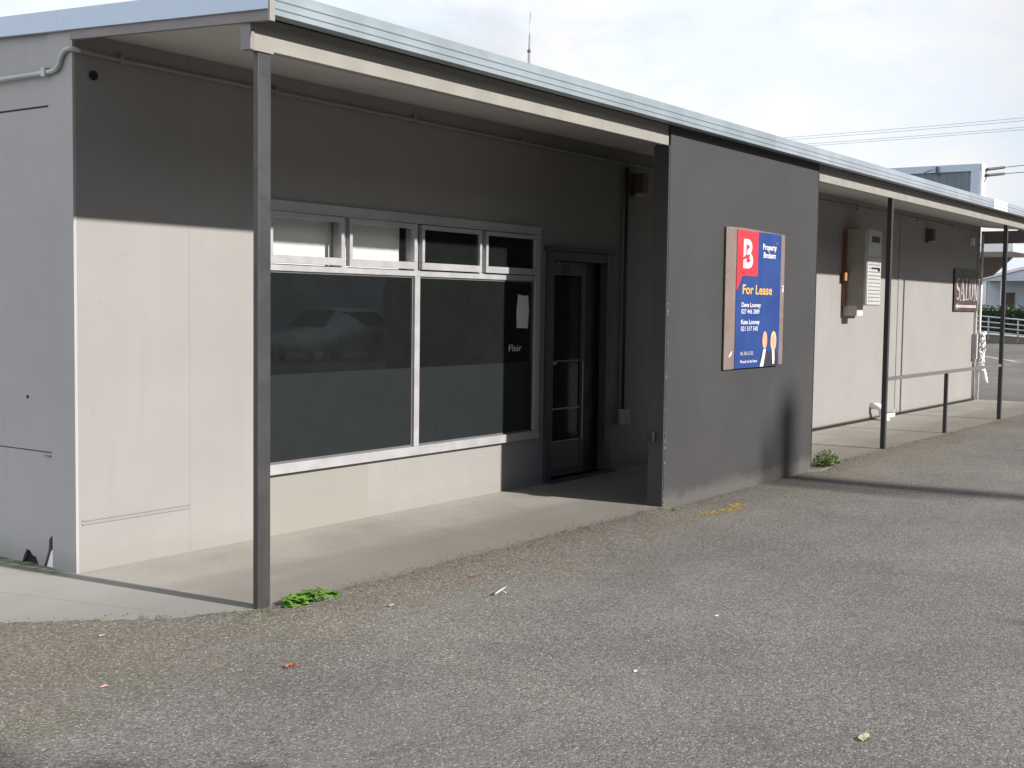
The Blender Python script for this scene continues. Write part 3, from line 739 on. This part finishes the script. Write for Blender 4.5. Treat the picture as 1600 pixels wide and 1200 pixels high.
MB().poly(up(ell(.862, .812, .042, .055), yl-.0042), ex).build('printed_face', M['skin'], Y)
m = MB()
for u, v in ((-.16, -.005), (-.10, .0), (1.06, .40), (1.06, .62), (-.19, .17), (-.19, .22), (-.2, .34), (-.2, .5), (1.055, .71)):
    p = uv(u, v); m.disc((p[0], yb-.0002, p[1]), .009, (0, -1, 0), .003, 10)
m.build('screw', M['steel'], Y)
m = MB(); p = uv(-.09, .90); m.poly([(p[0]-.03, yb-.002, p[1]-.02), (p[0]+.02, yb-.002, p[1]+.0), (p[0]+.035, yb-.002, p[1]+.035), (p[0], yb-.002, p[1]+.012)], ex)
p = uv(1.07, .41); m.poly([(p[0]-.012, yb-.002, p[1]-.03), (p[0]+.010, yb-.002, p[1]-.03), (p[0]+.010, yb-.002, p[1]+.03), (p[0]-.012, yb-.002, p[1]+.03)], ex)
m.build('paint_chip', M['white'], Y)

# ------------------------------------------------------------------ weeds and litter
def weed(name, c, rx, ry, n, size, h, mat, label, seed, lobed=True):
    random.seed(seed); m = MB(); st = MB()
    for i in range(n):
        a = random.uniform(0, 2*PI); r = math.sqrt(random.random())
        p = Vector((c[0]+rx*r*math.cos(a), c[1]+ry*r*math.sin(a), c[2]+h*(1-.75*r)*random.uniform(.35, 1)))
        st.tube([(c[0]+(p.x-c[0])*.3, c[1]+(p.y-c[1])*.3, c[2]), ((p.x+c[0])/2, (p.y+c[1])/2, p.z*.7+c[2]*.3), tuple(p)], .0022, 5)
        out_ = Vector((math.cos(a), math.sin(a), random.uniform(-.25, .35))).normalized(); nrm = Vector((random.uniform(-.4, .4), random.uniform(-.6, .2), 1)).normalized()
        sz = size*random.uniform(.6, 1.15)
        if lobed:
            ctr = m.b.verts.new(p); side = out_.cross(nrm).normalized(); k = 13; ring = []
            for q in range(k):
                t = -2.5+5.0*q/(k-1); rad = sz*(.5+.10*math.cos(t*5))*(1.0 if q % 2 else .84)
                ring.append(m.b.verts.new(p+out_*rad*math.cos(t)+side*rad*math.sin(t)+nrm*sz*(.10*math.cos(t*3.0)+.08*random.random()-.10)))
            for q in range(k-1): m.b.faces.new((ctr, ring[q], ring[q+1])).smooth = True
        else:
            m.leaf(p, sz, out_+Vector((0, 0, random.uniform(0, .8))), nrm, .12, .45)
    t = thing(name, c, label, 'weed'); m.build('leaves', mat, t); st.build('stems', M['stem'], t)
weed('weed', (.34, -1.47, -.004), .20, .07, 40, .080, .085, M['weed_light'], 'bright green broad-leaved weed flat on the ground beside the near post', 3)
weed('weed', (7.56, -1.47, -.01), .20, .10, 150, .055, .20, M['weed_dark'], 'upright dull green weed at the right foot of the charcoal panel', 5, False)
weed('weed', (4.20, -1.50, -.03), .05, .05, 26, .035, .045, M['weed_light'], 'tiny green weed at the left foot of the charcoal panel', 8, False)
weed('weed', (-.06, -1.44, -.006), .09, .04, 40, .022, .018, M['moss'], 'low mossy tuft left of the near post foot', 9, False)
random.seed(77); mm = MB()
for i in range(170):
    x = random.choice([random.uniform(-1.5, 4.2), random.gauss(.2, .6), random.gauss(3.2, .5), random.uniform(7.2, 13)])
    if x < 0: y = -1.43+x*-.72+random.gauss(0, .03)
    elif 4.2 < x < 7.2: continue
    else: y = -1.46+random.gauss(0, .035)
    z = max(0, ground_z(x, y))
    for k in range(random.randint(3, 9)):
        a = random.uniform(0, 6.28); mm.leaf(Vector((x+random.gauss(0, .012), y+random.gauss(0, .01), z-.001)), random.uniform(.006, .020), Vector((math.cos(a), math.sin(a), random.uniform(.3, 1.6))), Vector((0, 0, 1)), .1, .35)
o = mm.build('moss', M['moss']); tag(o, 'sparse moss and grass blades rooted along the slab edge', 'moss', kind='stuff')
def flat_leaf(name, c, size, mat, label, cat, ang, curl=.25, seed=1, n=11):
    c = (c[0], c[1], ground_z(c[0], c[1])+.001)
    random.seed(seed); m = MB(); ctr = m.b.verts.new((c[0], c[1], c[2]+.004)); ring = []
    for k in range(n):
        a = 2*PI*k/n; r = size*(.62+.38*math.cos(a)**2)*random.uniform(.7, 1.1)
        ring.append(m.b.verts.new((c[0]+r*math.cos(a+ang), c[1]+r*.6*math.sin(a+ang), c[2]+.004+size*curl*random.uniform(0, 1))))
    for k in range(n): m.b.faces.new((ctr, ring[k], ring[(k+1) % n]))
    o = m.build_at(name, mat, c); sf = o.modifiers.new('thickness', 'SOLIDIFY'); sf.thickness = .0012
    tag(o, label, cat)
zg = -.014
flat_leaf('fallen_leaf', (-.49, -2.19, zg), .040, M['redleaf'], 'curled red-brown leaf on the asphalt in front of the near post', 'leaf', .4, .5, 4)
flat_leaf('fallen_leaf', (.16, -4.49, zg), .048, M['tanleaf'], 'pale tan leaf on the asphalt at the bottom right', 'leaf', .2, .12, 6)
flat_leaf('fallen_leaf', (.55, -1.86, zg), .032, M['tanleaf'], 'small brown leaf in the gravel right of the bright weed', 'leaf', .9, .25, 2)
flat_leaf('fallen_leaf', (1.35, -1.78, zg), .032, M['redleaf'], 'orange-brown leaf in the gravel near the pale twig', 'leaf', .1, .2, 12)
flat_leaf('petal', (-.74, -1.21, zg+.012), .021, M['petal'], 'pink petal nearest the concrete at the left', 'petal', .3, .2, 7)
flat_leaf('petal', (-1.16, -1.79, zg), .021, M['petal'], 'pink petal out on the asphalt at the left', 'petal', .1, .2, 13)
flat_leaf('paper_scrap', (.38, -3.40, zg), .017, M['white'], 'tiny white paper scrap lying mid asphalt', 'litter', .2, .1, 10)
flat_leaf('paper_scrap', (1.48, -3.25, zg), .020, M['paper'], 'pale flat scrap on the asphalt further out than the white one', 'litter', .1, .05, 14)
m = MB().tube([(1.10, -2.12, zg+.006), (1.18, -2.10, zg+.010), (1.27, -2.07, zg+.006)], .005, 6); m.tube([(1.18, -2.10, zg+.010), (1.16, -2.15, zg+.006)], .003, 6)
o = m.build_at('twig', M['twig'], (1.18, -2.1, zg)); tag(o, 'pale forked twig lying on the gravel in front of the window', 'twig')

# ------------------------------------------------------------------ roof mast
A = thing('roof_antenna', (7.275, 2, 3.22), 'thin whip antenna standing up from the shop roof', 'antenna')
MB().tube([(7.275, 2, zr(2)-.01), (7.29, 2, 4.36)], .013, 8).build('base_tube', M['steel'], A)
MB().tube([(7.29, 2, 4.36), (7.31, 2, 4.80)], .009, 8, .006).build('whip', M['steel'], A)
MB().ball((7.29, 2, 4.37), .022).build('clamp', M['wire'], A)
MB().tube([(7.29, 2, 4.34), (7.35, 1.9, 3.6), (7.5, 1.7, 3.21)], .003, 6).build('stay_wire', M['steel'], A)

# ------------------------------------------------------------------ beyond the far end
def leaf_cloud(n, size, place, seed):
    random.seed(seed); m = MB()
    for i in range(n):
        p = place(); d = Vector((random.gauss(0, 1), random.gauss(0, 1), random.gauss(-.2, .7))); m.leaf(Vector(p), size*random.uniform(.6, 1.3), d, Vector((random.gauss(0, 1), random.gauss(0, 1), 1)), .15, .6)
    return m
def tree(x, y, h, r, n, leafsize, label, seed):
    t = thing('tree', (x, y, -.03), label, 'tree'); random.seed(seed)
    m = MB(); m.tube([(x, y, -.05), (x+.1, y, h*.3), (x-.05, y+.1, h*.62)], .03*h, 10, .013*h); cl = []
    for k in range(11):
        a = random.uniform(0, 2*PI); rr = r*random.uniform(.25, .85); z = h*random.uniform(.45, .9)
        c = (x+rr*math.cos(a), y+rr*math.sin(a), z); cl.append((c, r*random.uniform(.32, .5)))
        m.tube([(x, y, h*.36), ((x+c[0])/2, (y+c[1])/2, (h*.4+z)/2+.2), c], .012*h, 6, .003*h)
    m.build('trunk', M['bark'], t)
    def place():
        c, q = random.choice(cl)
        while 1:
            v = Vector((random.uniform(-1, 1), random.uniform(-1, 1), random.uniform(-.8, .8)))
            if v.length < 1 and v.length > .25: return (c[0]+v.x*q, c[1]+v.y*q, c[2]+v.z*q)
    leaf_cloud(n, leafsize, place, seed).build('crown', M['foliage'], t)
tree(99, 15.5, 9.2, 4.2, 5200, .42, 'dark green tree rising behind the pale house', 31)

K = thing('corner_shop', (46, 10, -.03), 'shop across the street with blue framed parapet and white canopy', 'building')
MB().box(41.5, 54, 9.8, 20, -.03, 5.2).build('wall', M['shop_panel'], K)
MB().box(41.0, 41.4, 6.17, 20, 4.0, 6.45, .01).build('parapet_panel', M['shop_panel'], K)
m = MB(); m.box(40.93, 41.42, 6.12, 20.05, 6.451, 6.70, .01); m.box(40.93, 41.42, 6.10, 6.42, 5.2, 6.45, .01); m.build('parapet_frame', M['shop_frame'], K)
MB().box(40.95, 41.44, 6.04, 6.098, 5.0, 6.71, .01).build('frame_sunlit_side', M['white'], K)  # white block paints in the sunlit end of the parapet
m = MB(); m.box(40.84, 40.925, 7.54, 7.62, 6.38, 6.66, .01); m.tube([(40.88, 7.58, 6.6), (40.7, 7.8, 6.5), (40.6, 7.95, 6.43)], .02, 8); m.build('lamp_arm', M['wire'], K)
MB().box(41.0, 41.12, 4.92, 12, 3.63, 3.93, .01).build('canopy_fascia', M['white'], K)
MB().box(41.13, 46.4, 5.0, 12, 3.64, 3.90, .01).build('canopy', M['tan'], K)
MB().tube([(46.2, 5.16, 3.64), (46.2, 5.16, -.03)], .05, 8).build('canopy_post', M['white'], K)
MB().poly([(46.0, 6.2, 3.63), (46.0, 9, 3.63), (46.0, 9, 2.4), (46.0, 6.9, 2.95)], (.3, 0, 0)).build('canopy_brace', M['brace'], K)

Hs = thing('house', (88, 16, -.03), 'pale blue weatherboard house with grey roof and white porch', 'house')
MB().box(85, 94, 9, 23, -.03, 4.15).build('wall', M['house_wall'], Hs)
MB().poly([(84.5, 8.5, 4.10), (89.5, 8.5, 7.2), (94.5, 8.5, 4.10), (94.5, 8.5, 4.0), (89.5, 8.5, 7.05), (84.5, 8.5, 4.0)], (0, 15, 0)).build('roof', M['house_roof'], Hs)
MB().box(84.38, 84.49, 8.5, 23.5, 3.96, 4.10, .01).build('gutter', M['fascia'], Hs)
m = MB()
m.poly([(82.2, 17.1, 3.60), (82.2, 13.4, 4.55), (82.2, 9.7, 3.60), (82.2, 9.7, 3.78), (82.2, 13.4, 4.74), (82.2, 17.1, 3.78)], (2.7, 0, 0)); m.build('porch_roof', M['white'], Hs)
MB().poly([(82.3, 16.9, 3.60), (82.3, 13.4, 4.50), (82.3, 9.9, 3.60)], (.1, 0, 0)).build('porch_gable', M['house_wall'], Hs)
for y in (16.68, 15.5, 11.3, 10.1): MB().box(82.35, 82.60, y-.13, y+.13, -.03, 3.6, .01).build('porch_post', M['white'], Hs)
D2 = MB().box(84.93, 84.998, 15.35, 16.05, .3, 2.85, .01).build('door', M['brown'], Hs)
wf = MB(); wf.box(84.92, 84.998, 12.4, 14.6, 1.2, 2.9, .01); wf = wf.build('window', M['white'], Hs)
MB().box(84.90, 84.918, 12.55, 14.45, 1.35, 2.75).build('pane', M['carglass'], wf)
hm = leaf_cloud(9000, .22, lambda: (random.uniform(79.4, 80.4), random.uniform(8, 24), random.uniform(.0, 1.82)+.12*math.sin(random.random()*20)), 17)
hm.box(79.7, 80.1, 8, 24, -.03, 1.6)
o = hm.build_at('hedge', M['hedgegreen'], (80, 16, -.03)); tag(o, 'clipped dark hedge in front of the pale house', 'hedge')
RR = thing('ramp_railing', (60, 9.5, -.03), 'white metal ramp railing with four bars in front of the hedge', 'railing')
def zt(y): return 1.317-(10.86-y)*.0795
for k in range(4):
    f = (0, .27, .52, .76)[k]
    MB().tube([(60, 14, zt(14)-f*.98), (60, 5.2, zt(5.2)-f*.98)], .032, 8).build('bar', M['galv'], RR)
for y in (13.2, 12.0, 10.55, 9.15, 7.8, 6.4): MB().tube([(60, y, max(-.03, zt(y)-1.12)), (60, y, zt(y))], .035, 8).build('post', M['galv'], RR)
MB().poly([(60.2, 14.5, -.05), (60.2, 14.5, zt(14.5)-.92), (60.2, 5, max(.05, zt(5)-.95)), (60.2, 5, -.05)], (2.2, 0, 0)).build('ramp_base', M['concrete'], RR)

def wire(a, b, sag, r, label, grp):
    a = Vector(a); b = Vector(b); pts = []
    for k in range(25):
        t = k/24; p = a.lerp(b, t); p.z -= sag*4*t*(1-t); pts.append(p)
    o = MB().tube(pts, r, 6).build_at('power_line', M['wire'], a); tag(o, label, 'cable', grp)
for i, dz in enumerate((0, -.19, -.62, -.78)):
    wire((75, 44, 13.05+dz*.75), (75, -6, 13.75+dz), .35, .010, ('topmost', 'second', 'third', 'lowest')[i]+' of the four thin power lines crossing the cloudy sky', 'power lines across the sky')
def service(y0, z0, y1, z1, x1, lab):
    t = thing('service_cable', (41, y0, z0), lab, 'cable', 'cables leaving the blue framed parapet')
    a = Vector((41.2, y0, z0)); b = Vector((x1, y1, z1)); d = (b-a).normalized()
    MB().tube([a+d*1.1, a.lerp(b, .5)-Vector((0, 0, .12)), b], .014, 6).build('cable', M['wire'], t)
    MB().tube([a+d*.12, a+d*.3, a+d*1.0, a+d*1.1], .055, 8, .045).build('insulator', M['wire'], t)
    MB().tube([a+Vector((0, 0, -.25)), a+Vector((.05, -.05, -.1)), a+d*.2], .016, 6).build('drip_loop', M['wire'], t)
service(6.04, 6.50, -8, 11.9, 75, 'upper cable strung from the blue framed parapet to the right')
service(6.04, 6.30, -8, 10.9, 75, 'lower cable strung from the blue framed parapet to the right')

# ------------------------------------------------------------------ behind the photographer (seen in the glass, or casting shade)
w = thing('workshop', (25, -24, -.03), 'dark workshop across the yard, mirrored in the shop window', 'building')
MB().box(-14, 60, -34, -22, -.03, 4.9).build('wall', M['workshop'], w)
MB().box(-22, 80, -44, -34.2, -.03, 10.2).build('sky_blocker', M['workshop'], w)  # unseen mass added to cut sky light on the wall under the verandah
MB().box(20.2, 28.3, -21.99, -21.9, -.03, 3.0).build('roller_door', M['roller'], w)
MB().box(-14.3, 60.3, -34.1, -21.7, 4.92, 5.05).build('roof', M['roof'], w)
c = thing('parked_car', (20, -17.6, -.03), 'white hatchback car parked in the shade across the yard, mirrored in the glass', 'car')
prof = [(0, .35), (.02, .62), (.15, .74), (1.15, .88), (1.75, 1.36), (2.2, 1.43), (3.2, 1.40), (3.85, 1.0), (3.95, .62), (3.92, .32), (3.5, .25), (.4, .25)]
X0, Y0, Y1 = 18.5, -18.5, -16.8
b_ = bmesh.new(); f = b_.faces.new([b_.verts.new((X0+a, Y0, z)) for a, z in prof]); r = bmesh.ops.extrude_face_region(b_, geom=[f])
bmesh.ops.translate(b_, verts=[v for v in r['geom'] if isinstance(v, bmesh.types.BMVert)], vec=(0, Y1-Y0, 0))
for v in b_.verts:
    if v.co.z > .95: v.co.y += (.16 if v.co.y < -17.6 else -.16)
bmesh.ops.recalc_face_normals(b_, faces=b_.faces[:]); bmesh.ops.bevel(b_, geom=b_.edges[:], offset=.05, segments=2, affect='EDGES')
m = MB(); m.merge(b_); m.build('body', M['carpaint'], c, True)
MB().poly([(X0+1.35, -16.90, .92), (X0+1.80, -16.955, 1.30), (X0+3.15, -16.955, 1.30), (X0+3.6, -16.90, .95)], (0, .03, 0)).build('side_window', M['carglass'], c)
MB().poly([(X0+1.16, -17.0, .92), (X0+1.70, -17.12, 1.34), (X0+1.70, -18.18, 1.34), (X0+1.16, -18.3, .92)], (-.03, 0, .02)).build('windscreen', M['carglass'], c)
for a in (.75, 3.15):
    for y in (-16.82, -18.3):
        wh = MB().tube([(X0+a, y-.18, .27), (X0+a, y, .27)], .30, 24).build('wheel', M['tyre'], c)
        MB().tube([(X0+a, y-.19, .27), (X0+a, y+.012, .27)], .19, 20).build('rim', M['steel'], wh)
for y in (-17.05, -18.2): MB().box(X0-.015, X0+.10, y-.17, y+.17, .55, .68, .02).build('headlight', M['galv'], c)
fn = MB().box(20.95, 40, -16.1, -16.0, -.03, 2.05)
o = fn.build_at('board_fence', M['brown'], (30, -16, -.03)); tag(o, 'dark timber fence across the yard beside the car, mirrored in the glass', 'fence')
p_ = thing('utility_pole', (8.8, -21, -.03), 'grey timber utility pole across the yard whose shadow reaches the charcoal panel', 'pole')
MB().tube([(8.8, -21, -.05), (8.8, -21, 11.6)], .26, 14, .20).build('pole', M['bark'], p_)
MB().box(8.30, 8.46, -21.1, -20.9, 10.2, 11.35, .02).build('transformer', M['boxgrey'], p_)
tree(-1.85, -9.62, 5.4, 1.5, 2600, .16, 'young street tree near the yard entrance', 41)
tree(2.3, -13.2, 4.8, 1.5, 2600, .16, 'leafy young tree standing further back across the yard', 43)

# ------------------------------------------------------------------ light
elev = math.atan(.556); sd = Vector((-.11, 1, 0)).normalized()
dirv = Vector((sd.x*math.cos(elev), sd.y*math.cos(elev), -math.sin(elev)))
sun = bpy.data.lights.new('sun', 'SUN'); sun.energy = 5.0; sun.angle = math.radians(1.0); sun.color = (1, .955, .90)
so = bpy.data.objects.new('sun', sun); COL.objects.link(so); so.rotation_euler = dirv.to_track_quat('-Z', 'Y').to_euler(); so.location = (0, -20, 20)
wd = bpy.data.worlds.new('World'); S.world = wd; wd.use_nodes = True; T = wd.node_tree; T.nodes.clear()
wo = T.nodes.new('ShaderNodeOutputWorld'); bg = T.nodes.new('ShaderNodeBackground'); bg.inputs[1].default_value = .055
sky = T.nodes.new('ShaderNodeTexSky'); sky.sky_type = 'NISHITA'; sky.sun_disc = False
sky.sun_elevation = elev; sky.sun_rotation = math.atan2(-sd.x, -sd.y)
tc = T.nodes.new('ShaderNodeTexCoord'); mp = T.nodes.new('ShaderNodeMapping'); mp.inputs['Scale'].default_value = (1, 1, 2.2)
T.links.new(tc.outputs['Generated'], mp.inputs['Vector'])
def wn(scale, detail, rough, off):
    m2 = T.nodes.new('ShaderNodeMapping'); m2.inputs['Location'].default_value = off; T.links.new(mp.outputs[0], m2.inputs[0])
    n_ = T.nodes.new('ShaderNodeTexNoise'); n_.inputs['Scale'].default_value = scale; n_.inputs['Detail'].default_value = detail; n_.inputs['Roughness'].default_value = rough
    T.links.new(m2.outputs[0], n_.inputs['Vector']); return n_.outputs['Fac']
def wr(s_, a, b, c0, c1):
    r_ = T.nodes.new('ShaderNodeMapRange'); r_.interpolation_type = 'SMOOTHSTEP'; T.links.new(s_, r_.inputs[0])
    for i_, v_ in enumerate((a, b, c0, c1)): r_.inputs[i_+1].default_value = v_
    return r_.outputs[0]
def wm(f_, a, b):
    x_ = T.nodes.new('ShaderNodeMix'); x_.data_type = 'RGBA'; T.links.new(f_, x_.inputs[0])
    for v_, i_ in ((a, 6), (b, 7)):
        if hasattr(v_, 'is_output'): T.links.new(v_, x_.inputs[i_])
        else: x_.inputs[i_].default_value = (*v_, 1)
    return x_.outputs[2]
cloud = wm(wr(wn(6, 8, .58, (3, 1, 0)), .35, .65, 0, 1), (10.9, 11.9, 13.2), (12.9, 12.6, 12.5))
cov = wr(wn(2.6, 9, .6, (.4, 2.2, .9)), .40, .56, .74, 1.0)
dp = T.nodes.new('ShaderNodeVectorMath'); dp.operation = 'DOT_PRODUCT'; T.links.new(tc.outputs['Generated'], dp.inputs[0]); dp.inputs[1].default_value = (.11, -.99, 0)
far = wr(dp.outputs['Value'], -.30, .30, 1.0, .0)      # cloud banks everywhere but on the sun's side, where the sky is clear
mu = T.nodes.new('ShaderNodeMath'); mu.operation = 'MULTIPLY'; T.links.new(cov, mu.inputs[0]); T.links.new(far, mu.inputs[1])
dq = T.nodes.new('ShaderNodeVectorMath'); dq.operation = 'DOT_PRODUCT'; T.links.new(tc.outputs['Generated'], dq.inputs[0]); dq.inputs[1].default_value = (-.97, .22, .1)
left_sky_boost = wr(dq.outputs['Value'], .35, .85, 1.0, 2.1)   # added brightening of the unseen left sky, lifts the end wall
sc_ = T.nodes.new('ShaderNodeVectorMath'); sc_.operation = 'SCALE'; T.links.new(cloud, sc_.inputs[0]); T.links.new(left_sky_boost, sc_.inputs['Scale'])
T.links.new(wm(mu.outputs[0], sky.outputs[0], sc_.outputs[0]), bg.inputs[0]); T.links.new(bg.outputs[0], wo.inputs[0])

# ------------------------------------------------------------------ camera
cam = bpy.data.cameras.new('camera'); co = bpy.data.objects.new('camera', cam); COL.objects.link(co)
cam.sensor_width = 36; cam.lens = 36*1950/1600; cam.clip_start = .05; cam.clip_end = 2000
r0 = Vector((.57849861, -.81556912, .01365153)); r1 = Vector((-.04361868, -.04764325, -.99791158)); r2 = Vector((.81451628, .57669501, -.06313561))
mw = Matrix(((r0.x, -r1.x, -r2.x, -4.28734), (r0.y, -r1.y, -r2.y, -6.02752), (r0.z, -r1.z, -r2.z, 1.55), (0, 0, 0, 1)))
co.matrix_world = mw; S.camera = co
S.view_settings.view_transform = 'Standard'; S.view_settings.look = 'None'; S.view_settings.exposure = .6; S.view_settings.gamma = 1
S.render.resolution_x = 1024; S.render.resolution_y = 768
S.cycles.max_bounces = 8; S.cycles.transparent_max_bounces = 12
